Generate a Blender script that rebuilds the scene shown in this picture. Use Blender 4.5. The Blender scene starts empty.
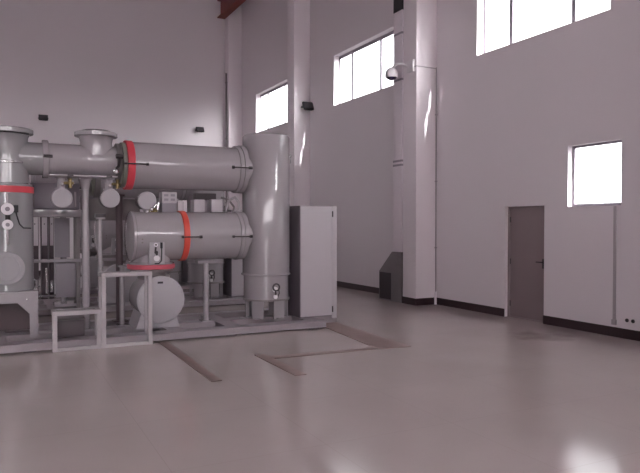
import bpy, bmesh, math, random
from mathutils import Vector, Matrix
random.seed(3)
PI = math.pi
C = bpy.context.scene.collection
sc = bpy.context.scene

# ------------------------------------------------------------------ materials
def new_mat(name):
    m = bpy.data.materials.new(name); m.use_nodes = True
    nt = m.node_tree
    return m, nt, nt.nodes['Principled BSDF']

def mat(name, col, rough=.5, metal=0., coat=0., var=.0, scale=3., bump=0., bscale=40.):
    m, nt, b = new_mat(name)
    b.inputs['Base Color'].default_value = (*col, 1)
    b.inputs['Roughness'].default_value = rough
    b.inputs['Metallic'].default_value = metal
    if coat:
        b.inputs['Coat Weight'].default_value = coat
        b.inputs['Coat Roughness'].default_value = .06
    tc = nt.nodes.new('ShaderNodeTexCoord')
    if var:
        n = nt.nodes.new('ShaderNodeTexNoise'); n.inputs['Scale'].default_value = scale
        n.inputs['Detail'].default_value = 5
        nt.links.new(tc.outputs['Object'], n.inputs['Vector'])
        mx = nt.nodes.new('ShaderNodeMix'); mx.data_type = 'RGBA'
        mx.inputs[6].default_value = (*[c*(1-var) for c in col], 1)
        mx.inputs[7].default_value = (*[min(1, c*(1+var)) for c in col], 1)
        nt.links.new(n.outputs['Fac'], mx.inputs[0]); nt.links.new(mx.outputs[2], b.inputs['Base Color'])
    if bump:
        n2 = nt.nodes.new('ShaderNodeTexNoise'); n2.inputs['Scale'].default_value = bscale
        nt.links.new(tc.outputs['Object'], n2.inputs['Vector'])
        bp = nt.nodes.new('ShaderNodeBump'); bp.inputs['Strength'].default_value = bump
        bp.inputs['Distance'].default_value = .01
        nt.links.new(n2.outputs['Fac'], bp.inputs['Height']); nt.links.new(bp.outputs['Normal'], b.inputs['Normal'])
    return m

M = {}
M['wall'] = mat('wall_paint', (.74, .69, .72), .75, var=.02, scale=.6, bump=.05)
M['ceiling'] = mat('ceiling_paint', (.62, .58, .60), .9, var=.03)
M['column'] = mat('column_paint', (.80, .74, .775), .5, coat=.15, var=.02, scale=.6)
M['base'] = mat('baseboard_paint', (.030, .014, .018), .35, var=.15)
M['door'] = mat('door_paint', (.24, .185, .195), .55, var=.05, scale=2)
M['jamb'] = mat('door_jamb_paint', (.27, .215, .225), .6, var=.04)
M['winframe'] = mat('window_aluminium', (.30, .27, .31), .5, metal=.0, var=.03)
M['grey'] = mat('equipment_grey_enamel', (.35, .322, .342), .26, coat=.7, var=.03, scale=1.5)
M['green_grey'] = mat('tank_grey_enamel', (.285, .278, .292), .24, coat=.7, var=.03, scale=1.5)
M['light'] = mat('light_grey_enamel', (.46, .425, .455), .4, coat=.2, var=.02)
M['disc'] = mat('cover_plate_enamel', (.40, .375, .40), .45, coat=.1, var=.02)
M['mid'] = mat('mid_grey_enamel', (.28, .25, .285), .45, var=.05)
M['dark'] = mat('dark_grey_enamel', (.085, .065, .075), .5, var=.08)
M['flange'] = mat('flange_paint', (.20, .175, .180), .45, var=.06)
M['olive'] = mat('olive_flange_paint', (.20, .195, .17), .45, var=.06)
M['red'] = mat('red_ring_paint', (.66, .06, .085), .45, var=.10, scale=6)
M['orange'] = mat('orange_red_ring_paint', (.66, .085, .06), .45, var=.14, scale=6)
M['rose'] = mat('rose_ring_paint', (.56, .095, .13), .5, var=.08, scale=6)
M['steel'] = mat('galvanised_steel', (.55, .54, .55), .25, metal=.8, var=.08, scale=9)
M['chrome'] = mat('polished_steel', (.85, .84, .85), .12, metal=1, var=.02)
M['rod'] = mat('dark_rod_steel', (.045, .035, .04), .4, metal=.2, var=.1)
M['brass'] = mat('brass_fitting', (.28, .21, .10), .35, metal=.7, var=.12, scale=12)
M['black'] = mat('black_rubber', (.014, .013, .016), .5, var=.1)
M['white'] = mat('white_enamel', (.84, .81, .84), .35, var=.02)
M['whitepipe'] = mat('white_duct_paint', (.70, .64, .68), .5, var=.03)
M['hood'] = mat('hood_sheet_metal', (.175, .155, .165), .5, var=.08, scale=4)
M['vent'] = mat('vent_dark_mesh', (.030, .022, .028), .6, var=.2, scale=30)
M['skid'] = mat('skid_steel_paint', (.30, .265, .285), .45, coat=.15, var=.08, scale=5)
M['step'] = mat('step_frame_paint', (.42, .385, .40), .5, var=.05, scale=5)
M['tread'] = mat('step_tread_steel', (.22, .20, .205), .5, var=.12, scale=20)
M['plate'] = mat('trench_plate_steel', (.235, .165, .155), .5, var=.18, scale=7)
M['crane'] = mat('crane_red_paint', (.17, .030, .022), .6, var=.2, scale=4)
M['lamp'] = mat('lamp_housing_black', (.02, .018, .02), .45, var=.1)
M['lampglass'] = mat('lamp_glass', (.09, .08, .09), .15, coat=.6, var=.03)
M['dome'] = mat('tinted_dome', (.03, .018, .06), .08, coat=1, var=.02)
M['camwhite'] = mat('camera_housing_white', (.72, .69, .72), .3, var=.02)
M['conduit'] = mat('conduit_plastic', (.38, .345, .365), .5, var=.05)
M['darkpost'] = mat('dark_brown_post_paint', (.10, .065, .075), .5, var=.06)
M['cab_shade'] = mat('cabinet_side_shaded', (.15, .13, .15), .5, var=.05)  # cabinet grey darkened, the shade of its side is in the colour
M['hatch'] = mat('hatch_cover_paint', (.33, .315, .335), .55, var=.03)
M['nameplate'] = mat('nameplate_dark', (.05, .04, .05), .4, var=.1)

def glass_pane():
    m = bpy.data.materials.new('window_glass'); m.use_nodes = True
    nt = m.node_tree; nt.nodes.clear()
    o = nt.nodes.new('ShaderNodeOutputMaterial'); mx = nt.nodes.new('ShaderNodeMixShader')
    t = nt.nodes.new('ShaderNodeBsdfTransparent'); g = nt.nodes.new('ShaderNodeBsdfGlossy')
    t.inputs['Color'].default_value = (.96, .97, .97, 1)
    g.inputs['Roughness'].default_value = .02
    mx.inputs[0].default_value = .06
    nt.links.new(t.outputs[0], mx.inputs[1]); nt.links.new(g.outputs[0], mx.inputs[2])
    nt.links.new(mx.outputs[0], o.inputs[0])
    return m
M['glass'] = glass_pane()

def frosted_pane():
    m = bpy.data.materials.new('frosted_glass'); m.use_nodes = True
    nt = m.node_tree; nt.nodes.clear()
    o = nt.nodes.new('ShaderNodeOutputMaterial'); t = nt.nodes.new('ShaderNodeBsdfTranslucent')
    t.inputs['Color'].default_value = (.80, .78, .79, 1)
    nt.links.new(t.outputs[0], o.inputs[0]); return m
M['frosted'] = frosted_pane()

def floor_mat():
    m, nt, b = new_mat('polished_floor')
    tc = nt.nodes.new('ShaderNodeTexCoord')
    n = nt.nodes.new('ShaderNodeTexNoise'); n.inputs['Scale'].default_value = .9; n.inputs['Detail'].default_value = 8
    nt.links.new(tc.outputs['Object'], n.inputs['Vector'])
    cr = nt.nodes.new('ShaderNodeValToRGB')
    cr.color_ramp.elements[0].position = .3; cr.color_ramp.elements[0].color = (.43, .375, .365, 1)
    cr.color_ramp.elements[1].position = .75; cr.color_ramp.elements[1].color = (.475, .415, .405, 1)
    nt.links.new(n.outputs['Fac'], cr.inputs[0])
    # slab joints, 1.2 m
    br = nt.nodes.new('ShaderNodeTexBrick'); br.offset = 0; br.inputs['Scale'].default_value = 1
    br.inputs['Brick Width'].default_value = 1.2; br.inputs['Row Height'].default_value = 1.2
    br.inputs['Mortar Size'].default_value = .003; br.inputs['Mortar Smooth'].default_value = .4
    nt.links.new(tc.outputs['Object'], br.inputs['Vector'])
    mul = nt.nodes.new('ShaderNodeMath'); mul.operation = 'MULTIPLY'; mul.inputs[1].default_value = .18
    nt.links.new(br.outputs['Fac'], mul.inputs[0])
    mj = nt.nodes.new('ShaderNodeMix'); mj.data_type = 'RGBA'; mj.inputs[7].default_value = (.16, .12, .11, 1)
    nt.links.new(mul.outputs[0], mj.inputs[0]); nt.links.new(cr.outputs[0], mj.inputs[6])
    # worn dark stain by the door
    mp = nt.nodes.new('ShaderNodeMapping'); mp.vector_type = 'POINT'
    nt.links.new(tc.outputs['Object'], mp.inputs['Vector'])
    mp.inputs['Location'].default_value = (-7.45+(XL+XW)/2, -7.1+(YF+YB)/2, 0)
    dist = nt.nodes.new('ShaderNodeVectorMath'); dist.operation = 'LENGTH'
    nt.links.new(mp.outputs[0], dist.inputs[0])
    n2 = nt.nodes.new('ShaderNodeTexNoise'); n2.inputs['Scale'].default_value = 3.2; n2.inputs['Detail'].default_value = 4
    nt.links.new(tc.outputs['Object'], n2.inputs['Vector'])
    ad = nt.nodes.new('ShaderNodeMath'); ad.operation = 'MULTIPLY_ADD'; ad.inputs[1].default_value = .9; 
    nt.links.new(n2.outputs['Fac'], ad.inputs[0]); nt.links.new(dist.outputs['Value'], ad.inputs[2])
    mr = nt.nodes.new('ShaderNodeMapRange'); mr.inputs[1].default_value = .55; mr.inputs[2].default_value = 1.0
    mr.inputs[3].default_value = .55; mr.inputs[4].default_value = 0
    nt.links.new(ad.outputs[0], mr.inputs[0])
    ms = nt.nodes.new('ShaderNodeMix'); ms.data_type = 'RGBA'; ms.inputs[7].default_value = (.12, .075, .07, 1)
    nt.links.new(mr.outputs[0], ms.inputs[0]); nt.links.new(mj.outputs[2], ms.inputs[6])
    nt.links.new(ms.outputs[2], b.inputs['Base Color'])
    b.inputs['Roughness'].default_value = .14
    b.inputs['Specular IOR Level'].default_value = .45
    bp = nt.nodes.new('ShaderNodeBump'); bp.inputs['Strength'].default_value = .05; bp.inputs['Distance'].default_value = .01
    n3 = nt.nodes.new('ShaderNodeTexNoise'); n3.inputs['Scale'].default_value = 2.5
    nt.links.new(tc.outputs['Object'], n3.inputs['Vector'])
    nt.links.new(n3.outputs['Fac'], bp.inputs['Height']); nt.links.new(bp.outputs['Normal'], b.inputs['Normal'])
    return m

# ------------------------------------------------------------------ mesh builder
class MB:
    """collects shapes in world coordinates, then links them as one mesh object"""
    def __init__(s): s.bm = bmesh.new()
    def box(s, x0, x1, y0, y1, z0, z1, bev=0):
        t = bmesh.new()
        bmesh.ops.create_cube(t, size=1)
        for v in t.verts:
            v.co = Vector(((x0+x1)/2+v.co.x*(x1-x0), (y0+y1)/2+v.co.y*(y1-y0), (z0+z1)/2+v.co.z*(z1-z0)))
        if bev: bmesh.ops.bevel(t, geom=t.edges[:], offset=bev, segments=2, affect='EDGES', profile=.6)
        s._take(t); return s
    def _take(s, t):
        me = bpy.data.meshes.new('tmp'); t.to_mesh(me); t.free(); s.bm.from_mesh(me); bpy.data.meshes.remove(me)
    def lathe(s, origin, axis, prof, seg=48):
        """prof: list of (distance along axis, radius); closed with caps where the radius is above zero"""
        t = bmesh.new(); o = Vector(origin); a = Vector(axis).normalized()
        q = a.to_track_quat('Z', 'Y'); rings = []
        for d, r in prof:
            if r <= 1e-6: rings.append([t.verts.new(o+a*d)])
            else: rings.append([t.verts.new(o+a*d+q @ Vector((r*math.cos(2*PI*k/seg), r*math.sin(2*PI*k/seg), 0))) for k in range(seg)])
        for A, B in zip(rings, rings[1:]):
            for k in range(seg):
                k2 = (k+1) % seg
                if len(A) == 1 and len(B) == 1: continue
                if len(A) == 1: t.faces.new((A[0], B[k2], B[k]))
                elif len(B) == 1: t.faces.new((A[k], A[k2], B[0]))
                else: t.faces.new((A[k], A[k2], B[k2], B[k]))
        if len(rings[0]) > 1: t.faces.new(rings[0][::-1])
        if len(rings[-1]) > 1: t.faces.new(rings[-1])
        bmesh.ops.recalc_face_normals(t, faces=t.faces[:])
        s._take(t); return s
    def cyl(s, p0, p1, r, seg=24, bev=0):
        d = (Vector(p1)-Vector(p0)); L = d.length
        if bev: return s.lathe(p0, d, [(0, r-bev), (bev, r), (L-bev, r), (L, r-bev)], seg)
        return s.lathe(p0, d, [(0, r), (L, r)], seg)
    def ring(s, p0, axis, L, ri, ro, seg=48):
        t = bmesh.new(); o = Vector(p0); a = Vector(axis).normalized(); q = a.to_track_quat('Z', 'Y')
        b = min(.008, L*.2)
        prof = [(0, ri), (0, ro-b), (b, ro), (L-b, ro), (L, ro-b), (L, ri)]
        rings = [[t.verts.new(o+a*d+q @ Vector((r*math.cos(2*PI*k/seg), r*math.sin(2*PI*k/seg), 0))) for k in range(seg)] for d, r in prof]
        n = len(prof)
        for i in range(n):
            A, B = rings[i], rings[(i+1) % n]
            for k in range(seg): t.faces.new((A[k], A[(k+1) % seg], B[(k+1) % seg], B[k]))
        bmesh.ops.recalc_face_normals(t, faces=t.faces[:])
        s._take(t); return s
    def tube(s, pts, r, seg=10):
        t = bmesh.new(); P = [Vector(p) for p in pts]; rings = []; up = None
        for i, p in enumerate(P):
            d = (P[min(i+1, len(P)-1)]-P[max(i-1, 0)]).normalized()
            if up is None: up = d.orthogonal().normalized()
            up = (up-d*up.dot(d)).normalized(); w = d.cross(up)
            rings.append([t.verts.new(p+(up*math.cos(2*PI*k/seg)+w*math.sin(2*PI*k/seg))*r) for k in range(seg)])
        for A, B in zip(rings, rings[1:]):
            for k in range(seg): t.faces.new((A[k], A[(k+1) % seg], B[(k+1) % seg], B[k]))
        t.faces.new(rings[0][::-1]); t.faces.new(rings[-1])
        bmesh.ops.recalc_face_normals(t, faces=t.faces[:])
        s._take(t); return s
    def prism(s, poly, axis, a0, a1):
        """extrude a 2D polygon; axis 'x': poly in (y,z); 'y': poly in (x,z); 'z': poly in (x,y)"""
        t = bmesh.new()
        f = {'x': lambda u, v, a: (a, u, v), 'y': lambda u, v, a: (u, a, v), 'z': lambda u, v, a: (u, v, a)}[axis]
        A = [t.verts.new(f(u, v, a0)) for u, v in poly]; B = [t.verts.new(f(u, v, a1)) for u, v in poly]
        n = len(poly)
        t.faces.new(A); t.faces.new(B[::-1])
        for k in range(n): t.faces.new((A[k], B[k], B[(k+1) % n], A[(k+1) % n]))
        bmesh.ops.recalc_face_normals(t, faces=t.faces[:])
        s._take(t); return s
    def build(s, name, m, parent=None, label=None):
        me = bpy.data.meshes.new(name)
        if parent is None:
            vs = [v.co for v in s.bm.verts]
            o = Vector(((min(v.x for v in vs)+max(v.x for v in vs))/2, (min(v.y for v in vs)+max(v.y for v in vs))/2, min(v.z for v in vs)))
        else:
            o = Vector(); p = parent
            while p is not None: o += p.location; p = p.parent
        bmesh.ops.translate(s.bm, verts=s.bm.verts[:], vec=-o)
        s.bm.to_mesh(me); s.bm.free()
        me.polygons.foreach_set('use_smooth', [True]*len(me.polygons))
        me.set_sharp_from_angle(angle=math.radians(35))
        me.materials.append(m)
        ob = bpy.data.objects.new(name, me); C.objects.link(ob)
        if parent is None: ob.location = o
        else: ob.parent = parent
        if label: ob['label'] = label
        return ob

def tag(o, label, cat, group=None):
    o['label'] = label; o['category'] = cat
    if group: o['group'] = group
    return o
def thing(name, loc, label, cat, group=None):
    o = bpy.data.objects.new(name, None); C.objects.link(o); o.location = loc
    o.empty_display_size = .1
    return tag(o, label, cat, group)
def struct(o): o['kind'] = 'structure'; return o
def copy_tree(o, parent=None):
    c = o.copy(); C.objects.link(c); c.parent = parent
    if c.name.split('.')[0] in ('red_ring', 'outlet_ring'):      # the rings of the rows behind are left grey
        c.material_slots[0].link = 'OBJECT'; c.material_slots[0].material = M['flange']
        if 'label' in c: del c['label']
    for ch in list(o.children): copy_tree(ch, c)
    return c
def copy_thing(o, delta, label, group=None):
    c = copy_tree(o); c.location = o.location+Vector(delta); c['label'] = label
    if group: c['group'] = group
    elif 'group' in c: del c['group']
    return c

# ------------------------------------------------------------------ the hall
XW, T, YB, XL, YF, ZC = 8.33, .20, 23.3, -8.6, -5.0, 11.6
ZS, ZH = 4.95, 6.31
HIGH = [(18.43, 21.44), (12.60, 15.56), (6.70, 9.71), (.70, 3.70)]
LEFT_FILL = [(18.43, 21.44), (12.60, 15.56), (6.70, 9.71)]  # unseen windows added to bring light in from the left
FRONT_FILL = [(-6.5, -3.0, 4.4, 6.4), (-1.75, 1.75, 4.4, 6.4), (3.0, 6.5, 4.4, 6.4)]  # unseen frosted windows, added to light the equipment fronts
ENTRY = (-2.75, -1.45, 0, 3.0)       # unseen open entrance, added for front light and the tanks' highlights
SMALL = (6.485, 7.485, 1.98, 2.968)
DOOR = (7.98, 8.92, 0, 2.015)

def holed_wall(name, axis, w0, w1, a0, a1, z0, z1, holes):
    """axis 'x': wall lying in a plane of constant x, running along y from a0 to a1"""
    A = sorted({a0, a1, *[h[0] for h in holes], *[h[1] for h in holes]})
    Z = sorted({z0, z1, *[h[2] for h in holes], *[h[3] for h in holes]})
    solid = {}
    for i in range(len(A)-1):
        for j in range(len(Z)-1):
            ca, cz = (A[i]+A[i+1])/2, (Z[j]+Z[j+1])/2
            solid[i, j] = not any(h[0] < ca < h[1] and h[2] < cz < h[3] for h in holes)
    bm = bmesh.new(); V = {}
    def v(w, a, z):
        k = (w, a, z)
        if k not in V: V[k] = bm.verts.new((w, a, z) if axis == 'x' else (a, w, z))
        return V[k]
    for (i, j), sld in solid.items():
        if not sld: continue
        q = [(A[i], Z[j]), (A[i+1], Z[j]), (A[i+1], Z[j+1]), (A[i], Z[j+1])]
        bm.faces.new([v(w0, *p) for p in q]); bm.faces.new([v(w1, *p) for p in q][::-1])
        for di, dj, e in ((-1, 0, (3, 0)), (1, 0, (1, 2)), (0, -1, (0, 1)), (0, 1, (2, 3))):
            if not solid.get((i+di, j+dj), False):
                p, r = q[e[0]], q[e[1]]
                bm.faces.new([v(w0, *p), v(w0, *r), v(w1, *r), v(w1, *p)])
    bmesh.ops.recalc_face_normals(bm, faces=bm.faces[:])
    m = MB(); m.bm.free(); m.bm = bm
    return struct(m.build(name, M['wall']))

M['floor'] = floor_mat()
struct(MB().box(XL-T, XW+T, YF-T, YB+T, -.2, 0).build('floor', M['floor']))
struct(MB().box(XL-T, XW+T, YF-T, YB+T, ZC, ZC+.25).build('ceiling', M['ceiling']))
holed_wall('wall_right', 'x', XW, XW+T, YF-T, YB+T, 0, ZC, [(a, b, ZS, ZH) for a, b in HIGH]+[SMALL, DOOR])
holed_wall('wall_left', 'x', XL-T, XL, YF-T, YB+T, 0, ZC, [(a, b, ZS, 7.2) for a, b in LEFT_FILL])
holed_wall('wall_back', 'y', YB, YB+T, XL, XW, 0, ZC, [])
holed_wall('wall_front', 'y', YF-T, YF, XL, XW, 0, ZC, FRONT_FILL+[ENTRY])

XC = 7.81
for i, (y0, y1) in enumerate([(22.9, YB), (17.05, 17.53), (10.97, 11.45), (4.9, 5.38)]):
    struct(MB().box(XC, XW, y0, y1, 0, ZC, .012 if y1 < YB else 0).build('trim_%d' % (i+1), M['column']))
# baseboards (dark paint, run round the columns)
bb = MB(); h, t = .145, .014
for y0, y1 in [(YF, 4.9), (5.38, DOOR[0]), (DOOR[1], 10.97), (12.36, 17.05), (17.53, 22.9)]:
    bb.box(XW-t, XW, y0, y1, 0, h)
for y0, y1 in [(17.05, 17.53), (10.97, 11.45), (4.9, 5.38)]:
    bb.box(XC-t, XC, y0-t, y1+t, 0, h); bb.box(XC, XW, y0-t, y0, 0, h)
    if abs(y1-11.45) > .01: bb.box(XC, XW, y1, y1+t, 0, h)
bb.box(XC-t, XC, 22.9-t, YB, 0, h); bb.box(XC, XW, 22.9-t, 22.9, 0, h)
struct(bb.build('baseboard_right', M['base']))
struct(MB().box(XL, XC-t, YB-t, YB, 0, h).build('baseboard_back', M['base']))
struct(MB().box(XL, XL+t, YF, YB-t, 0, h).build('baseboard_left', M['base']))

def window(n, axis, w, a0, a1, z0, z1, mull, rec, sgn=1, fw=.045, glass='glass'):
    """frame set back by rec from the room face w; mull = positions of the mullions"""
    ft = fw*1.8 if mull else fw*.8
    d0, d1 = sorted((w+sgn*rec, w+sgn*(rec+.03)))
    f = MB()
    def bx(m, a, b, c, d, e0=d0, e1=d1):
        if axis == 'x': m.box(e0, e1, a, b, c, d)
        else: m.box(a, b, e0, e1, c, d)
    bx(f, a0, a0+fw, z0, z1); bx(f, a1-fw, a1, z0, z1)
    bx(f, a0+fw, a1-fw, z0, z0+fw); bx(f, a0+fw, a1-fw, z1-ft, z1)
    mid = (d0+d1)/2
    fr = struct(f.build('window_%d' % n, M['winframe']))
    ps = [a0+fw]
    for q in mull:
        m = MB(); bx(m, q-.04, q+.04, z0+fw, z1-ft, mid-.012, mid+.012); m.build('mullion', M['winframe'], fr)
        ps += [q-.04, q+.04]
    ps.append(a1-fw)
    for k in range(0, len(ps), 2):
        g = MB(); bx(g, ps[k], ps[k+1], z0+fw, z1-ft, mid-.004, mid+.004)
        if glass == 'frosted':   # one sheet, so that the light is scattered once
            bmesh.ops.delete(g.bm, geom=[f for f in g.bm.faces if f.normal.y < .5], context='FACES')
        g.build('pane', M[glass], fr)
n = 1
for a0, a1 in HIGH:
    w = a1-a0
    window(n, 'x', XW, a0, a1, ZS, ZH, [a0+w*.28, a0+w*.755], .165); n += 1
window(n, 'x', XW, *SMALL[:2], *SMALL[2:], [], .10); n += 1
for a0, a1 in LEFT_FILL:
    w = a1-a0
    window(n, 'x', XL, a0, a1, ZS, 7.2, [a0+w*.3, a0+w*.7], .165, -1); n += 1
for a0, a1, b0, b1 in FRONT_FILL:
    window(n, 'y', YF, a0, a1, b0, b1, [a0+1.15, a0+2.35], .165, -1, glass='frosted'); n += 1

# the door, set back in its opening
y0, y1, _, z1 = DOOR
d = struct(MB().box(XW+.09, XW+.13, y0+.04, y1-.04, .012, z1-.04, .003).build('door_1', M['door']))
j = MB()
for a, b, c, e in [(y0, y0+.045, 0, z1), (y1-.045, y1, 0, z1), (y0+.045, y1-.045, z1-.045, z1), (y0+.045, y1-.045, 0, .02)]:
    j.box(XW+.07, XW+.16, a, b, c, e)
j.build('door_jamb', M['jamb'], d)
MB().box(XW+.075, XW+.09, y0+.075, y0+.115, .93, 1.10, .004).build('lock_plate', M['rod'], d)
MB().tube([(XW+.075, y0+.095, 1.04), (XW+.035, y0+.095, 1.04), (XW+.03, y0+.12, 1.04), (XW+.03, y0+.21, 1.04)], .011).build('door_handle', M['rod'], d)
for z in (.25, 1.02, 1.78):
    MB().cyl((XW+.083, y1-.055, z-.05), (XW+.083, y1-.055, z+.05), .008, 10).build('hinge', M['rod'], d)

a0, a1, _, z1 = ENTRY
j = MB()
for a, b, c, e in [(a0-.06, a0, 0, z1+.06), (a1, a1+.06, 0, z1+.06), (a0, a1, z1, z1+.06)]: j.box(a, b, YF, YF+.03, c, e)
struct(j.build('unseen_entry', M['jamb']))

# ------------------------------------------------------------------ fixtures on the walls
o = MB()
o.box(7.50, 7.80, 4.0-9, YB-.02, 9.42, 9.45); o.box(7.50, 7.80, -5+.02, YB-.02, 10.05, 10.08)
o.box(7.63, 7.67, -5+.02, YB-.02, 9.45, 10.05)
cb = thing('crane_rail_beam', (7.65, 9, 9.42), 'red steel overhead crane beam high up where the two walls meet', 'crane beam')
o.build('girder', M['crane'], cb)
for y in (17.3, 11.2, 5.14):
    MB().prism([(7.80, 9.42), (XC, 9.42), (XC, 8.95), (7.76, 9.36), (7.52, 9.39), (7.52, 9.42)], 'y', y-.1, y+.1).build('bracket', M['crane'], cb)
MB().box(7.60, 7.70, -4.9, YB-.03, 10.08, 10.16, .01).build('rail', M['rod'], cb)

def floodlight(x, y, z, dirx, diry, label, size=.75):
    """dir = the way the lamp faces; the wall is behind it"""
    t = thing('wall_floodlight', (x, y, z), label, 'floodlight', 'floodlights on the walls')
    a = math.atan2(dirx, -diry)          # 0 = facing -y
    R = Matrix.Translation((x, y, z)) @ Matrix.Rotation(a, 4, 'Z') @ Matrix.Scale(size, 4)
    def put(mb): bmesh.ops.transform(mb.bm, matrix=R, verts=mb.bm.verts[:]); return mb
    tilt = Matrix.Translation((0, -.17, 0)) @ Matrix.Rotation(math.radians(-28), 4, 'X')
    hb = MB(); hb.prism([(-.19, -.13), (.19, -.13), (.19, .13), (-.19, .13)], 'y', -.06, .0)
    hb.prism([(-.13, -.09), (.13, -.09), (.13, .09), (-.13, .09)], 'y', 0, .07)
    bmesh.ops.transform(hb.bm, matrix=tilt, verts=hb.bm.verts[:])
    put(hb).build('housing', M['lamp'], t)
    g = MB().box(-.16, .16, -.068, -.058, -.10, .10)
    bmesh.ops.transform(g.bm, matrix=tilt, verts=g.bm.verts[:]); put(g).build('lamp_glass', M['lampglass'], t)
    b = MB(); b.box(-.06, .06, -.012, 0, -.06, .06)
    for sx in (-1, 1):
        b.tube([(sx*.03, -.01, 0), (sx*.205, -.06, -.02), (sx*.205, -.19, 0)], .012, 8)
    put(b).build('bracket', M['lamp'], t)
    return t
floodlight(1.46, YB, 5.22, 0, -1, 'small black floodlight high on the back wall above the vertical grey tank with white gauges')
floodlight(6.79, YB, 5.18, 0, -1, 'black floodlight on the bright part of the back wall above the long upper cylinder')
floodlight(8.20, 17.05, 5.13, 0, -1, 'dark floodlight fixed to the wall column between two high windows', .95)

# dome camera on the column
t = thing('security_camera', (7.85, 11.2, 4.8), 'white dome security camera on a curved arm on the wall column beside the duct', 'security camera')
MB().box(XC-.06, XC, 11.02, 11.24, 4.87, 5.11, .01).build('mount_plate', M['camwhite'], t)
pts = []
for k in range(15):
    a = k/14
    pts.append((XC-.02-.20*min(1, a*1.6)+.0, 11.19+.38*a, 4.98+.10*math.sin(PI*min(1, a*1.02))*1.0))
MB().tube(pts, .030, 12).build('arm', M['camwhite'], t)
cx, cy, cz = pts[-1]
MB().lathe((cx, cy, cz-.10), (0, 0, 1), [(-.05, .138), (.03, .138), (.09, .122), (.14, .085), (.165, .04), (.17, .02)], 32).build('housing', M['camwhite'], t)
MB().lathe((cx, cy, cz-.215), (0, 0, 1), [(0, 0), (.005, .03), (.025, .075), (.06, .108), (.115, .118)], 32).build('dome', M['dome'], t)

# duct against the column, black at the top, with the grey hood at its foot
t = thing('ventilation_duct', (7.94, 11.6, 1.09), 'white square ventilation duct running up the column, black above the window', 'duct')
MB().box(7.78, 8.10, 11.455, 11.775, 1.095, 6.28, .01).build('duct_pipe', M['whitepipe'], t)
MB().box(7.775, 8.105, 11.45, 11.78, 6.28, ZC-.002).build('upper_sleeve', M['black'], t, 'black upper sleeve')
for z in (5.79, 4.80, 3.06, 2.97):
    MB().box(7.772, 8.108, 11.450, 11.783, z-.022, z+.022).build('clamp', M['mid'], t)
t = thing('duct_hood', (8.05, 11.9, 0), 'grey sheet metal hood with dark opening at the foot of the white duct', 'duct hood')
MB().prism([(11.465, 0), (12.35, 0), (12.35, .635), (11.83, 1.09), (11.465, 1.09)], 'x', 7.78, XW-.002).build('hood_body', M['hood'], t)
MB().box(7.77, 7.779, 11.86, 12.31, .03, .62).build('vent_opening', M['vent'], t, 'dark vent opening')
MB().box(XW-.16, XW-.13, 12.352, 12.36, .1, .4).build('flange', M['hood'], t)

# conduits
t = thing('camera_conduit', (XW, 10.95, 0), 'thin grey conduit from the dome camera down the column corner to the floor', 'conduit')
c = MB(); c.tube([(XC-.012, 11.018, 4.97), (XC-.012, 10.957, 4.97)], .010, 8)
c.tube([(XC-.012, 10.957, 4.97), (XW-.02, 10.957, 4.97)], .010, 8)
c.build('branch_pipe', M['conduit'], t)
MB().tube([(XW-.022, 10.953, 4.99), (XW-.022, 10.953, .25)], .013, 8).build('riser_pipe', M['conduit'], t)
MB().cyl((XW-.035, 10.94, 0), (XW-.035, 10.94, .27), .026, 12).build('floor_sleeve', M['white'], t)
for z in (1.2, 2.6, 4.0):
    MB().box(XW-.045, XW-.001, 10.935, 10.968, z-.012, z+.012).build('clip', M['conduit'], t)
t = thing('corner_conduit', (XC-.03, YB-.05, 0), 'thin dark pipe rising up the column in the corner of the hall', 'conduit')
MB().tube([(XC-.034, YB-.22, .0), (XC-.034, YB-.22, 7.35)], .03, 10).build('riser_pipe', M['flange'], t)
for z in (2.5, 4.9, 7.0):
    MB().box(XC-.068, XC-.001, YB-.26, YB-.18, z-.02, z+.02).build('clip', M['flange'], t)
t = thing('window_conduit', (XW, 6.58, .18), 'grey cable conduit running down the wall under the small window', 'conduit')
MB().box(XW-.022, XW, 6.555, 6.60, .22, 1.97, .004).build('trunking', M['conduit'], t)
MB().box(XW-.03, XW, 6.54, 6.615, .18, .26, .004).build('end_box', M['conduit'], t)
for k, y in enumerate((6.36, 6.26)):
    t = thing('wall_socket', (XW, y, .24), ['small dark round wall socket nearer the conduit, low on the wall', 'small dark round wall socket further from the conduit, low on the wall'][k], 'socket', 'wall sockets')
    MB().cyl((XW, y, .275), (XW-.02, y, .275), .028, 20, .004).build('socket_plate', M['rod'], t)
    MB().cyl((XW-.02, y, .275), (XW-.026, y, .275), .014, 14).build('socket_hole', M['black'], t)

# ------------------------------------------------------------------ cable trench plates let into the floor
def trench(poly, label):
    o = MB().prism(poly, 'z', .0005, .008).build('trench_plate', M['plate'])
    tag(o, label, 'trench plate', 'trench plates in the floor')
trench([(2.06, 6.64), (2.18, 6.64), (2.20, 9.22), (2.08, 9.22)], 'brown steel trench plate running out from under the drum and stepped frames')
trench([(2.98, 6.48), (3.12, 6.48), (3.12, 7.75), (2.98, 7.75)], 'short brown trench plate lying free in the middle of the floor')
trench([(3.12, 7.42), (4.62, 7.37), (4.62, 7.51), (3.12, 7.58)], 'narrow brown trench plate joining the short plate to the wide plate')
trench([(4.62, 7.35), (5.12, 7.30), (5.25, 9.69), (4.83, 9.69), (4.81, 9.2)], 'wide brown trench plate coming out from under the control cabinet')

# ------------------------------------------------------------------ switchgear, first row
YA = 10.15
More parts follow.
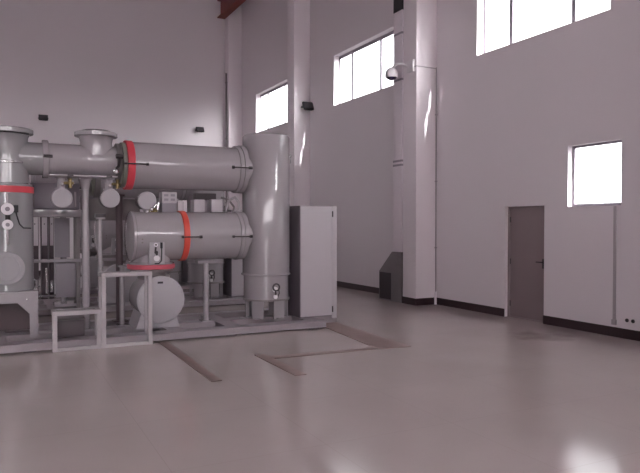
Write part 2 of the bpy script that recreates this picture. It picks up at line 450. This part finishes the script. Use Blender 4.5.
# skid
sk = thing('equipment_skid', (1.5, 10.2, 0), 'long low grey steel skid under the first row of switchgear', 'base skid', 'skids under the switchgear')
def channel(name, y0, y1, x0=-2.6, x1=4.80, hh=.12):
    m = MB(); m.box(x0, x1, y0, y1, hh-.016, hh, .003); m.box(x0, x1, y0+.012, y0+.03, .035, hh-.016)
    m.box(x0, x1, y1-.03, y1-.012, .035, hh-.016); m.box(x0, x1, y0, y1, .022, .035, .003)
    c = m.build(name, M['skid'], sk)
    for k in range(6):
        x = x0+.2+(x1-x0-.4)*k/5; MB().box(x-.08, x+.08, y0+.04, y1-.04, 0, .022).build('foot', M['dark'], c)
channel('front_channel', 9.22, 9.50)
channel('middle_channel', 10.02, 10.28)
channel('rear_channel', 10.85, 11.10)
for x in (-2.45, -1.2, 0, 1.0, 2.4, 3.3, 4.67):
    m = MB()
    for a, b in ((9.50, 10.02), (10.28, 10.85)): m.box(x-.12, x+.12, a, b, .04, .117)
    m.build('cross_member', M['skid'], sk)

# vertical circuit breaker tank
TX, TR = 4.125, .405
bt = thing('breaker_tank', (TX, YA, .12), 'tall vertical grey tank beside the control cabinet in the first row', 'tank', 'vertical breaker tanks')
MB().lathe((TX, YA, .86), (0, 0, 1), [(0, TR), (2.30, TR), (2.325, TR-.012), (2.34, TR-.04), (2.355, 0)], 72).build('shell', M['grey'], bt)
MB().ring((TX, YA, .84), (0, 0, 1), .035, .3, TR+.022, 72).build('flange', M['grey'], bt)
MB().lathe((TX, YA, .44), (0, 0, 1), [(0, TR-.02), (.40, TR-.02)], 72).build('skirt', M['grey'], bt)
MB().lathe((TX, YA, .42), (0, 0, 1), [(0, TR-.005), (.03, TR-.005)], 72).build('skirt_ring', M['flange'], bt)
for k in range(6):
    a = PI/6+k*PI/3+.25; ca, sa = math.cos(a), math.sin(a)
    m = MB().box(-.105, .105, -.012, .012, 0, .30); m.box(-.055, .055, -.05, .05, 0, .014); m.box(-.008, .008, -.05, .012, 0, .30)
    bmesh.ops.transform(m.bm, matrix=Matrix.Translation((TX+ca*.345, YA+sa*.345, .12)) @ Matrix.Rotation(a-PI/2, 4, 'Z'), verts=m.bm.verts[:])
    m.build('leg', M['grey'], bt)
for z in (2.61, 1.51):
    MB().lathe((3.613, YA, z), (1, 0, 0), [(0, .395), (.03, .40), (.07, .40), (.075, .24), (.26, .24)], 64).build('nozzle', M['grey'], bt)
m = MB()
m.cyl((TX-.015, YA-TR-.0, .62), (TX-.015, YA-TR-.035, .62), .045, 20)
wheel = m.build('valve_body', M['white'], bt)
MB().ring((TX-.015, YA-TR-.055, .66), (0, -1, 0), .02, .045, .068, 28).build('valve_wheel', M['rod'], bt)
MB().cyl((TX-.015, YA-TR-.02, .50), (TX-.015, YA-TR-.045, .50), .035, 20).build('gauge', M['white'], bt)
m = MB(); m.tube([(TX-.015, YA-TR-.03, .60), (TX-.01, YA-TR-.04, .56), (TX-.015, YA-TR-.03, .52)], .014, 8)
m.tube([(TX+.045, YA-TR-.02, .64), (TX+.055, YA-TR-.03, .56), (TX+.025, YA-TR-.02, .48)], .008, 8); m.build('valve_pipe', M['rod'], bt)
m = MB().box(TX+.40, TX+.455, YA-.02, YA+.02, 2.75, 2.90, .004); m.ring((TX+.44, YA-.02, 2.87), (0, 1, 0), .04, .012, .03, 16)
m.build('lifting_lug', M['steel'], bt)

def tie_rods(root, x0, x1, R, z, ends=True):
    for a in (0, PI):
        m = MB(); y = YA-R*math.cos(a); zz = z+R*math.sin(a)
        m.cyl((x0, y, zz), (x1, y, zz), .011, 10)
        m.cyl((x1-.04, y, zz), (x1, y, zz), .024, 12); m.cyl((x0, y, zz), (x0+.03, y, zz), .018, 12)
        m.build('tie_rod', M['rod'], root)

# long upper cylinder
uc = thing('busbar_cylinder', (2.7, YA, 2.2), 'long upper horizontal grey cylinder with a red end ring, first row', 'cylinder', 'upper horizontal cylinders')
MB().lathe((1.885, YA, 2.605), (1, 0, 0), [(0, .362), (1.655, .362)], 72).build('shell', M['grey'], uc)
MB().lathe((3.54, YA, 2.605), (1, 0, 0), [(0, .385), (.01, .39), (.06, .39), (.067, .385)], 64).build('end_flange', M['grey'], uc)
MB().lathe((1.775, YA, 2.605), (1, 0, 0), [(0, .37), (.008, .378), (.102, .378), (.11, .37)], 72).build('red_ring', M['red'], uc, 'red painted ring')
MB().lathe((1.71, YA, 2.605), (1, 0, 0), [(0, .335), (.012, .345), (.065, .345)], 64).build('flange', M['olive'], uc)
tie_rods(uc, 1.715, 2.07, .392, 2.60)
for k in range(2):
    a = [0, PI][k]; y = YA-.425*math.cos(a); z = 2.605+.425*math.sin(a)
    m2 = MB().cyl((3.38, y, z), (3.72, y, z), .010, 10); m2.cyl((3.38, y, z), (3.41, y, z), .028, 12)
    m2.cyl((3.66, y, z), (3.71, y, z), .024, 12); m2.build('tie_rod', M['rod'], uc)

# lower cylinder with the downward outlet
lc = thing('disconnector_cylinder', (2.7, YA, 1.1), 'lower horizontal grey cylinder with an orange ring and a pink outlet ring, first row', 'cylinder', 'lower horizontal cylinders')
MB().lathe((1.90, YA, 1.51), (1, 0, 0), [(0, .385), (.71, .385)], 72).build('shell', M['grey'], lc)
MB().lathe((2.705, YA, 1.51), (1, 0, 0), [(0, .385), (.835, .385)], 72).build('tail_shell', M['grey'], lc)
MB().lathe((3.54, YA, 1.51), (1, 0, 0), [(0, .398), (.01, .405), (.06, .405), (.067, .398)], 64).build('end_flange', M['grey'], lc)
MB().lathe((2.61, YA, 1.51), (1, 0, 0), [(0, .392), (.008, .402), (.087, .402), (.095, .392)], 72).build('red_ring', M['orange'], lc, 'orange red painted ring')
MB().lathe((1.80, YA, 1.51), (1, 0, 0), [(0, 0), (.01, .20), (.03, .34), (.055, .39), (.095, .39)], 64).build('end_cap', M['grey'], lc)
for x0, x1 in ((2.56, 2.88), (3.38, 3.71)):
    for a in (0, PI):
        y = YA-.425*math.cos(a); z = 1.50+.425*math.sin(a)
        m2 = MB().cyl((x0, y, z), (x1, y, z), .010, 10); m2.cyl((x1-.04, y, z), (x1, y, z), .024, 12); m2.cyl((x0, y, z), (x0+.03, y, z), .02, 12)
        m2.build('tie_rod', M['rod'], lc)
MB().lathe((2.18, YA, 1.075), (0, 0, 1), [(0, .335), (.03, .335), (.035, .30), (.40, .30)], 64).build('outlet', M['grey'], lc)
MB().lathe((2.18, YA, 1.005), (0, 0, 1), [(0, .355), (.008, .365), (.062, .365), (.07, .355)], 72).build('outlet_ring', M['rose'], lc, 'pink red painted ring')
gp = MB().box(2.075, 2.305, YA-.375, YA-.29, 1.085, 1.43, .006).build('gauge_panel', M['disc'], lc)
yy = YA-.375
MB().cyl((2.17, yy, 1.385), (2.17, yy-.02, 1.385), .03, 18).build('gauge', M['white'], gp)
MB().cyl((2.17, yy-.02, 1.385), (2.17, yy-.026, 1.385), .014, 14).build('gauge_needle', M['rod'], gp)
MB().cyl((2.18, yy, 1.18), (2.18, yy-.035, 1.18), .045, 20).build('gauge', M['white'], gp)
m = MB().tube([(2.17, yy-.02, 1.35), (2.16, yy-.03, 1.29), (2.185, yy-.03, 1.25), (2.18, yy-.02, 1.22)], .014, 8)
m.cyl((2.17, yy-.02, 1.27), (2.17, yy-.05, 1.27), .026, 12); m.build('valve', M['rod'], gp)
m = MB().tube([(2.255, yy-.02, 1.40), (2.255, yy-.03, 1.25), (2.25, yy-.03, 1.14), (2.21, yy-.02, 1.10), (2.15, yy-.02, 1.10)], .008, 8)
m.cyl((2.255, yy-.015, 1.33), (2.255, yy-.015, 1.42), .018, 10); m.build('hose', M['black'], gp)
for x, z in ((1.97, 1.47), (1.97, 1.42)):
    MB().cyl((x, YA-.40, z), (x, YA-.36, z), .012, 10).build('bolt', M['flange'], lc)

# round drum facing the room
DX, DZ, DR = 2.235, .555, .355
dr = thing('round_drum', (DX, 10.1, .12), 'round grey drum standing on a saddle under the pink ring, first row', 'drum', 'round drums')
MB().lathe((DX, 9.76, DZ), (0, 1, 0), [(0, DR-.02), (.02, DR-.012), (.70, DR-.012), (.76, DR-.06)], 64).build('shell', M['grey'], dr)
fc = MB().lathe((DX, 9.70, DZ), (0, 1, 0), [(0, 0), (0, DR-.02), (.012, DR), (.06, DR)], 64)
for k in range(20):
    a = 2*PI*k/20; ca, sa = DX+math.cos(a)*(DR-.03), DZ+math.sin(a)*(DR-.03); fc.cyl((ca, 9.705, sa), (ca, 9.69, sa), .009, 8)
fc.build('front_cover', M['disc'], dr, 'pale round cover plate')
MB().lathe((2.19, YA, .84), (0, 0, 1), [(0, .22), (.12, .22), (.125, .33), (.165, .33)], 48).build('neck', M['flange'], dr)
MB().box(DX-.055, DX+.025, 9.692, 9.70, .80, .83).build('nameplate', M['nameplate'], dr)
MB().prism([(DX-.36, .12), (DX+.30, .12), (DX+.22, .36), (DX-.28, .36)], 'y', 9.78, 10.40).build('saddle', M['disc'], dr)
# tee pipe between the two sides
tp = thing('tee_pipe', (1.2, YA, 2.4), 'horizontal grey tee pipe with an upward flanged neck, on the thick round post', 'pipe', 'tee pipes')
MB().lathe((.70, YA, 2.645), (1, 0, 0), [(0, .235), (.94, .235)], 56).build('pipe_shell', M['grey'], tp)
MB().lathe((.615, YA, 2.645), (1, 0, 0), [(0, .268), (.01, .278), (.075, .278), (.085, .268)], 56).build('flange', M['grey'], tp)
MB().lathe((1.64, YA, 2.645), (1, 0, 0), [(0, .27), (.01, .285), (.06, .285), (.07, .28)], 56).build('flange', M['flange'], tp)
MB().lathe((1.37, YA, 2.72), (0, 0, 1), [(0, .235), (.12, .235), (.20, .23), (.27, .245), (.295, .255)], 56).build('neck', M['grey'], tp)
MB().lathe((1.37, YA, 3.005), (0, 0, 1), [(0, .30), (.008, .31), (.06, .31), (.066, .30), (.07, .24), (.10, .20), (.112, 0)], 56).build('top_flange', M['grey'], tp)
m = MB().box(.70, 1.64, YA-.25, YA+.25, 2.395, 2.415); m.build('support_rail', M['light'], tp)
for x in (.98, 1.52):
    MB().box(x-.04, x+.04, YA-.27, YA-.25, 2.39, 2.42).build('bolt', M['rod'], tp)
m = MB().cyl((.62, YA-.283, 2.665), (.74, YA-.283, 2.665), .022, 10); m.build('tie_rod', M['rod'], tp)
m = MB().tube([(1.62, YA-.30, 2.72), (1.66, YA-.36, 2.66), (1.64, YA-.36, 2.56), (1.60, YA-.32, 2.50)], .022, 10)
m.cyl((1.60, YA-.36, 2.70), (1.70, YA-.36, 2.70), .035, 14); m.build('elbow', M['rod'], tp)
MB().lathe((1.60, YA-.30, 2.48), (0, -1, 0), [(0, .035), (.05, .04), (.07, .02)], 16).build('valve_cap', M['chrome'], tp)

# vertical tank with the gauges
LX, LR = .155, .343
lt = thing('busbar_tank', (LX, YA, .76), 'vertical grey tank with a red ring and two white gauges on an arched stand', 'tank', 'vertical gauge tanks')
MB().lathe((LX, YA, .77), (0, 0, 1), [(0, LR), (1.37, LR)], 72).build('lower_shell', M['green_grey'], lt)
MB().lathe((LX, YA, 2.14), (0, 0, 1), [(0, LR+.004), (.008, LR+.012), (.085, LR+.012), (.09, LR+.004)], 72).build('red_ring', M['red'], lt, 'red painted ring')
MB().lathe((LX, YA, 2.23), (0, 0, 1), [(0, LR+.006), (.03, LR+.006), (.034, LR-.02), (.05, .30), (.30, .285), (.60, .275), (.70, .285), (.735, .30)], 72).build('upper_shell', M['green_grey'], lt)
MB().lathe((LX, YA, 2.98), (0, 0, 1), [(0, .345), (.008, .355), (.06, .355), (.07, .34), (.09, .2), (.095, 0)], 72).build('top_flange', M['green_grey'], lt)
MB().lathe((LX, YA, 2.645), (1, 0, 0), [(0, .235), (.46, .235)], 56).build('nozzle', M['green_grey'], lt)
MB().ring((LX, YA, 2.555), (0, 0, 1), .03, .27, .302, 72).build('highlight_band', M['steel'], lt)  # bright band standing in for the highlight along the joint
MB().lathe((LX-.01, YA-.30, 1.085), (0, -1, 0), [(0, .225), (.09, .225), (.098, .219), (.0981, .165), (.103, .16), (.104, 0)], 56).build('manhole_cover', M['hatch'], lt)
for z, r in ((1.905, .082), (1.69, .07)):
    g = MB().lathe((LX, YA-LR+.01, z), (0, -1, 0), [(0, r*.6), (.03, r*.6), (.035, r), (.075, r), (.08, r*.9)], 28).build('gauge', M['white'], lt, 'white round gauge')
    MB().cyl((LX, YA-LR-.07, z), (LX, YA-LR-.078, z), r*.38, 16).build('gauge_face', M['mid'], g)
m = MB().tube([(LX, YA-LR-.005, 2.12), (LX, YA-LR-.005, 1.98)], .016, 8); m.tube([(LX, YA-LR-.005, 1.62), (LX, YA-LR-.005, 1.42)], .018, 8)
m.build('highlight_tubes', M['chrome'], lt)  # polished tubes standing in for the vertical highlight on the tank
m = MB().cyl((LX, YA-LR-.03, 1.76), (LX, YA-LR-.03, 1.83), .03, 12); m.build('valve', M['rod'], lt)
m = MB().tube([(LX+.10, YA-LR-.02, 1.90), (LX+.115, YA-LR-.02, 1.82), (LX+.15, YA-LR+.01, 1.70), (LX+.20, YA-LR+.06, 1.645), (LX+.30, YA-LR+.16, 1.64)], .009, 8)
m.box(LX+.075, LX+.135, YA-LR-.05, YA-LR+.03, 1.86, 1.96, .006); m.build('hose', M['black'], lt)

# arched stand of that tank
st = thing('tank_stand', (LX, YA, .12), 'grey steel stand with chamfered arched opening carrying the vertical gauge tank', 'stand', 'arched tank stands')
x0, x1 = LX-.375, LX+.375
MB().box(x0, x1, YA-.40, YA+.40, .735, .765, .004).build('top_plate', M['grey'], st)
def arch(y0, y1):
    return MB().prism([(x0, .12), (x0+.11, .12), (x0+.11, .45), (x0+.26, .605), (x1-.26, .605), (x1-.11, .45), (x1-.11, .12), (x1, .12), (x1, .735), (x0, .735)], 'y', y0, y1)
arch(YA-.40, YA-.375).build('front_panel', M['grey'], st); MB().box(x0, x1, YA+.375, YA+.40, .12, .735).build('rear_panel', M['darkpost'], st, 'dark brown sheet added behind the arch')  # sheet added so the inside of the arch looks dark
for xa in (x0, x1-.022):
    MB().box(xa, xa+.022, YA-.375, YA-.26, .12, .735).build('leg', M['grey'], st)
    MB().box(xa, xa+.022, YA+.26, YA+.375, .12, .735).build('leg', M['grey'], st)
for x in (x0+.14, x1-.14):
    MB().cyl((x, YA-.415, .66), (x, YA-.40, .66), .014, 10).build('bolt', M['steel'], st)

# posts
def post(x, y, r, z0, z1, label, pw, m='grey', group=None, pz=.03):
    t = thing('support_post', (x, y, z0), label, 'post', group)
    MB().cyl((x, y, z0+.015), (x, y, z1-pz), r, 24).build('pole', M[m], t)
    MB().box(x-r*2, x+r*2, y-r*2, y+r*2, z0, z0+.015).build('base_plate', M[m], t)
    MB().box(x-pw, x+pw, y-r*1.8, y+r*1.8, z1-pz, z1).build('saddle_plate', M[m], t)
    return t
p1 = post(1.21, YA, .056, .12, 2.394, 'thick round grey post holding up the tee pipe, standing behind the low step', .09, group='support posts')
MB().lathe((1.21, YA, 2.22), (0, 0, 1), [(0, .056), (.08, .075), (.144, .10)], 24).build('flared_head', M['grey'], p1)
p2 = post(1.425, YA+.05, .034, .12, 1.80, 'thin grey post with a dark head beside the thick round post', .07, group='support posts')
MB().box(1.35, 1.50, YA-.02, YA+.12, 1.80, 1.85).build('dark_cap', M['rod'], p2, 'dark cap')
p3 = post(3.065, YA, .048, .12, 1.11, 'short grey post with a flat head plate holding up the lower cylinder', .16, group='support posts', pz=.045)
p4 = post(1.76, 10.3, .04, .12, 1.06, 'short thin post behind the tall stepped frame', .06, group='support posts')

p5 = post(1.80, 10.75, .055, .12, 2.18, 'dark brownish square post just behind the end of the lower cylinder', .07, m='darkpost', group='support posts')

# three round drive housings
def drive(x, z, r, label, neck0, neck1, m='disc'):
    t = thing('drive_housing' if neck0 < 2 else 'hanging_drive_housing', (x, 10.0, z-r), label, 'housing', 'round drive housings')
    MB().lathe((x, 10.03, z), (0, 1, 0), [(0, r*.93), (.02, r*.93), (.26, r*.93), (.28, r*.85)], 40).build('housing', M['grey'], t)
    MB().lathe((x, 10.0, z), (0, 1, 0), [(0, 0), (0, r-.012), (.010, r), (.03, r)], 40).build('cover', M[m], t)
    a, b = sorted((neck0, neck1))
    MB().lathe((x, YA, a), (0, 0, 1), [(0, .085), (.02, .085), (.022, .055), (b-a-.022, .055), (b-a-.02, .085), (b-a, .085)], 24).build('neck', M['light'], t)
    m = MB().cyl((x+.05, YA-.06, (a+b)/2), (x+.17, YA-.06, (a+b)/2), .022, 12); m.cyl((x+.12, YA-.06, (a+b)/2-.07), (x+.12, YA-.06, (a+b)/2+.07), .028, 12)
    m.cyl((x+.05, YA-.06, (a+b)/2), (x+.05, YA+.0, (a+b)/2), .02, 10)
    m.build('brass_fitting', M['brass'], t)
    m = MB().cyl((x, YA-.12, (a+b)/2-.02), (x, YA-.05, (a+b)/2-.02), .022, 12); m.build('valve_cap', M['chrome'], t)
drive(.873, 2.075, .147, 'round flat grey housing hanging in front of the wide grey box', 2.21, 2.394)
drive(1.55, 2.085, .142, 'round flat grey housing hanging beside the thick post under the tee pipe neck', 2.215, 2.394)
t3 = drive(2.095, 2.06, .142, 'round flat grey housing sitting on the lower cylinder beside its orange ring', 1.89, 1.93)
m = MB().cyl((2.17, 9.94, 1.95), (2.22, 9.96, 2.0), .022, 12); m.cyl((2.13, 9.94, 1.93), (2.16, 9.94, 1.93), .03, 12); m.cyl((2.24, 9.95, 1.92), (2.26, 9.95, 2.03), .018, 10)
o = m.build('valve_handle', M['chrome']); tag(o, 'shiny steel valve handle below the third round housing', 'valve')

# mechanism boxes behind the tee pipe
rk = thing('mechanism_rack', (.9, 11.3, .12), 'grey rack with a wide top box, behind the two hanging round housings', 'rack')
MB().box(.30, 1.24, 11.12, 11.55, 1.94, 2.36, .012).build('upper_box', M['mid'], rk)
MB().box(.28, 1.26, 11.06, 11.57, 1.81, 1.935, .012).build('box_lip', M['grey'], rk)
MB().box(.34, .56, 11.115, 11.12, 1.97, 2.30).build('door', M['flange'], rk)
MB().box(1.16, 1.185, 11.10, 11.12, 1.98, 2.22).build('edge_strip', M['light'], rk)
for x in (.33, 1.21):
    MB().box(x-.03, x+.03, 11.14, 11.20, .12, 1.81).build('leg', M['flange'], rk)
    MB().box(x-.03, x+.03, 11.45, 11.51, 0.0, 1.81).build('leg', M['flange'], rk)
MB().box(.27, 1.95, 11.06, 11.12, 1.085, 1.135).build('cross_rail', M['grey'], rk)
MB().box(.87, 1.18, 11.2, 11.5, .50, 1.06, .01).build('lower_box', M['mid'], rk)
MB().box(.88, 1.12, 11.50, 11.53, 1.14, 1.80).build('rear_panel', M['mid'], rk)
MB().box(1.27, 2.25, 11.20, 11.34, 1.76, 2.12, .008).build('side_trunking', M['flange'], rk)
MB().box(.85, 1.20, 11.15, 11.52, .36, .40).build('shelf', M['grey'], rk)
MB().box(.85, 1.20, 11.15, 11.52, .28, .31).build('shelf', M['flange'], rk)
m = MB().tube([(.42, 11.0, 1.07), (.45, 10.98, .9), (.52, 10.98, .84), (.60, 11.0, .7)], .03, 10); m.cyl((.56, 10.98, .62), (.56, 10.98, .82), .05, 14)
m.cyl((.72, 11.0, .60), (.72, 11.0, 1.0), .018, 10); m.cyl((.80, 11.0, .62), (.80, 11.0, .80), .025, 10)
m.tube([(.56, 10.98, .62), (.60, 11.05, .56), (.74, 11.1, .54), (.90, 11.25, .54)], .02, 8)
m.build('valve_pipes', M['steel'], rk)

t = thing('added_dark_box', (.94, 9.72, .12), 'small dark box added on the skid behind the low step frame', 'cable box')  # dark box added in place of the dark recess in the skid
MB().box(.74, 1.12, 9.56, 9.90, .12, .35, .008).build('box_body', M['dark'], t)
MB().box(.73, 1.13, 9.55, 9.91, .35, .37, .004).build('lid', M['flange'], t)

# narrow cubicles standing further back
for k, (x0, x1, lab) in enumerate([(.68, .804, 'narrow white switch cubicle nearest the gauge tank, far back under the grey box'), (.876, .98, 'narrow white switch cubicle in the middle of three, far back under the grey box'), (1.037, 1.10, 'narrowest white switch cubicle, far back under the grey box')]):
    t = thing('switch_cubicle', ((x0+x1)/2, 14.8, 0), lab, 'cubicle', 'narrow cubicles behind the tanks')
    MB().box(x0-.01, x1+.01, 14.665, 14.95, 0, 1.897).build('body', M['dark'], t)
    MB().box(x0, x1, 14.65, 14.665, 1.244, 1.887, .003).build('door', M['white'], t)
    MB().cyl(((x0+x1)/2, 14.65, 1.70), ((x0+x1)/2, 14.635, 1.70), .012, 10).build('lock', M['rod'], t)

# control cabinet
cc = thing('control_cabinet', (4.9, 10.1, .12), 'tall pale grey control cabinet standing at the end of the first row', 'cabinet', 'control cabinets')
MB().box(4.558, 5.25, 9.72, 10.60, .12, 2.008, .006).build('body', M['cab_shade'], cc)
MB().box(4.564, 5.155, 9.698, 9.719, .135, 2.0, .004).build('door', M['light'], cc)
MB().box(5.16, 5.25, 9.70, 9.719, .08, 2.005, .003).build('door_post', M['light'], cc)
for z in (1.87, .24):
    MB().cyl((5.165, 9.692, z-.05), (5.165, 9.692, z+.05), .012, 10).build('hinge', M['rod'], cc)
MB().box(4.81, 5.25, 9.74, 10.58, 0, .12).build('plinth', M['skid'], cc)

# junction boxes on the lower cylinder and hoses
def jbox(x0, x1, y0, y1, z0, z1, m, label):
    t = thing('junction_box', ((x0+x1)/2, (y0+y1)/2, z0), label, 'junction box', 'junction boxes on the lower cylinder')
    MB().box(x0, x1, y0, y1, z0, z1, .005).build('housing', M[m], t); return t
z0 = 1.885
t = jbox(2.345, 2.575, 10.10, 10.35, z0, 2.03, 'mid', 'dark grey junction box under the pale plate with four square holes')
t = thing('terminal_plate', (2.47, 10.2, 2.03), 'pale plate with four dark square holes under the upper cylinder', 'terminal plate')
MB().box(2.35, 2.585, 10.12, 10.33, 2.031, 2.205, .004).build('housing', M['light'], t)
for x in (2.415, 2.52):
    for z in (2.085, 2.155): MB().box(x-.033, x+.033, 10.113, 10.12, z-.018, z+.018).build('hole', M['mid'], t)
jbox(2.60, 2.70, 10.13, 10.28, 1.915, 2.06, 'light', 'little pale junction box between the four-hole plate and the orange ring')
jbox(2.86, 3.035, 10.10, 10.32, z0+.012, 2.095, 'light', 'pale junction box on top of the lower cylinder behind the orange ring')
jbox(3.14, 3.325, 10.08, 10.32, z0+.012, 2.10, 'light', 'palest junction box on the lower cylinder, nearer the tall tank')
t = thing('cable_tray', (3.14, 10.45, 1.89), 'small dark cable tray above the two pale junction boxes', 'cable tray')
MB().box(2.97, 3.31, 10.36, 10.55, 2.10, 2.21, .006).build('tray', M['dark'], t)
MB().box(3.05, 3.09, 10.40, 10.5, 1.885, 2.10).build('stem', M['dark'], t)
t = thing('gas_hoses', (3.5, 10.15, 1.9), 'pair of looping grey gas hoses between the two cylinders beside the tall tank', 'hoses')
m = MB().tube([(3.38, 10.1, 1.93), (3.42, 10.05, 2.08), (3.52, 10.02, 2.14), (3.60, 10.05, 2.05), (3.62, 10.1, 1.94)], .024, 10); m.build('hose', M['light'], t)
m = MB().tube([(3.34, 10.2, 2.14), (3.46, 10.15, 2.10), (3.54, 10.12, 1.98), (3.52, 10.12, 1.90)], .018, 10); m.build('hose', M['flange'], t)
m = MB().cyl((3.42, 10.2, 1.90), (3.42, 10.2, 2.0), .04, 14); m.build('valve', M['steel'], t)

# stepped access frames
def step_frame(x0, x1, ztop, label, first):
    t = thing('access_step', ((x0+x1)/2, 9.3, 0), label, 'step frame', 'stepped access frames')
    y0, y1, w = 9.12, 9.46, .058
    for x in (x0, x1-w):
        MB().box(x, x+w, y0, y0+w, 0, ztop-w, .004).build('leg', M['step'], t)
        MB().box(x+.014, x+.044, y1-.03, y1, .12, ztop-w, .003).build('leg', M['step'], t)
        MB().box(x, x+w, y0+w, y1-w, ztop-w, ztop-.004, .004).build('side_rail', M['step'], t)
    MB().box(x0, x1, y0, y0+w, ztop-w, ztop, .004).build('front_rail', M['step'], t)
    MB().box(x0, x1, y1-w, y1, ztop-w, ztop-.004, .004).build('rear_rail', M['step'], t)
    MB().box(x0+w, x1-w, y0, y0+.045, .0, .045, .004).build('floor_rail', M['step'], t)
    m = MB()
    for k in range(7):
        y = y0+w+.012+k*.031; m.box(x0+w, x1-w, y, y+.012, ztop-.035, ztop-.006)
    for k in range(5):
        x = x0+w+(x1-x0-2*w)*(k+.5)/5; m.box(x-.005, x+.005, y0+w, y1-w, ztop-.03, ztop-.012)
    m.build('tread_grating', M['tread'], t)
    return t
step_frame(.668, 1.285, .535, 'low pale grey open step frame on the floor in front of the thick post', True)
step_frame(1.288, 1.975, 1.03, 'tall pale grey open step frame on the floor beside the round drum', False)

# ------------------------------------------------------------------ second and third rows behind
for dy, row in ((3.5, 'second'), (7.0, 'third')):
    D = (0, dy, 0)
    copy_thing(sk, D, 'grey steel skid under the %s row of switchgear, behind the first row' % row, 'skids under the switchgear')
    copy_thing(bt, D, 'vertical grey tank of the %s row, seen under and between the first row cylinders' % row, 'vertical breaker tanks')
    copy_thing(uc, D, 'upper horizontal grey cylinder of the %s row, mostly hidden behind the first' % row, 'upper horizontal cylinders')
    copy_thing(lc, D, 'lower horizontal grey cylinder of the %s row, mostly hidden behind the first' % row, 'lower horizontal cylinders')
    copy_thing(dr, D, 'round grey drum on a saddle in the %s row, behind the tall step frame' % row, 'round drums')
    copy_thing(tp, D, 'grey tee pipe of the %s row, behind the first tee pipe' % row, 'tee pipes')
    copy_thing(cc, D, 'pale control cabinet of the %s row, seen beneath the lower cylinder' % row, 'control cabinets')
    copy_thing(p3, D, 'short grey post under the lower cylinder of the %s row' % row, 'support posts')
    copy_thing(p1, D, 'round grey post under the tee pipe of the %s row' % row, 'support posts')
# ------------------------------------------------------------------ light
w = bpy.data.worlds.new('sky'); sc.world = w; w.use_nodes = True
nt = w.node_tree; nt.nodes.clear()
out = nt.nodes.new('ShaderNodeOutputWorld'); bg = nt.nodes.new('ShaderNodeBackground')
tc = nt.nodes.new('ShaderNodeTexCoord'); sp = nt.nodes.new('ShaderNodeSeparateXYZ')
cr = nt.nodes.new('ShaderNodeValToRGB')
cr.color_ramp.elements[0].position = .47; cr.color_ramp.elements[0].color = (.16, .15, .15, 1)
cr.color_ramp.elements[1].position = .53; cr.color_ramp.elements[1].color = (.98, .965, 1, 1)
mr = nt.nodes.new('ShaderNodeMapRange'); mr.inputs[1].default_value = -1; mr.inputs[2].default_value = 1
nt.links.new(tc.outputs['Generated'], sp.inputs[0]); nt.links.new(sp.outputs['Z'], mr.inputs[0])
nt.links.new(mr.outputs[0], cr.inputs[0]); nt.links.new(cr.outputs[0], bg.inputs['Color'])
bg.inputs['Strength'].default_value = 6.0
# the bright haze round the sun
SUN = Vector((-1, 8.5, -4.9)).normalized()
dt = nt.nodes.new('ShaderNodeVectorMath'); dt.operation = 'DOT_PRODUCT'; dt.inputs[1].default_value = -SUN
nt.links.new(tc.outputs['Generated'], dt.inputs[0])
mr2 = nt.nodes.new('ShaderNodeMapRange'); mr2.inputs[1].default_value = .72; mr2.inputs[2].default_value = 1.0
mr2.interpolation_type = 'SMOOTHSTEP'; mr2.inputs[3].default_value = 0; mr2.inputs[4].default_value = 46
nt.links.new(dt.outputs['Value'], mr2.inputs[0])
bg2 = nt.nodes.new('ShaderNodeBackground'); bg2.inputs['Color'].default_value = (1, .96, .97, 1)
nt.links.new(mr2.outputs[0], bg2.inputs['Strength'])
ash = nt.nodes.new('ShaderNodeAddShader'); nt.links.new(bg.outputs[0], ash.inputs[0]); nt.links.new(bg2.outputs[0], ash.inputs[1])
nt.links.new(ash.outputs[0], out.inputs[0])

sun = bpy.data.lights.new('sun', 'SUN'); sun.energy = 12; sun.angle = math.radians(.5); sun.color = (1, .965, .965)
so = bpy.data.objects.new('sun', sun); C.objects.link(so)
so.rotation_euler = Vector((-1, 8.5, -4.9)).to_track_quat('-Z', 'Y').to_euler(); so.location = (12, -10, 20)

# ------------------------------------------------------------------ camera
cam = bpy.data.cameras.new('camera'); cam.sensor_width = 36; cam.lens = 36.0*640/640; cam.clip_end = 200
co = bpy.data.objects.new('camera', cam); C.objects.link(co)
co.location = (0, 0, 1.7)
co.rotation_euler = (PI/2-math.atan(12.5/640), 0, -math.atan(325/640))
sc.camera = co
sc.view_settings.view_transform = 'Standard'; sc.view_settings.look = 'None'
sc.view_settings.gamma = 1; sc.view_settings.use_curve_mapping = False
sc.view_settings.exposure = -0.20
sc.cycles.use_denoising = True
sc.cycles.max_bounces = 12; sc.cycles.diffuse_bounces = 8; sc.cycles.transparent_max_bounces = 12
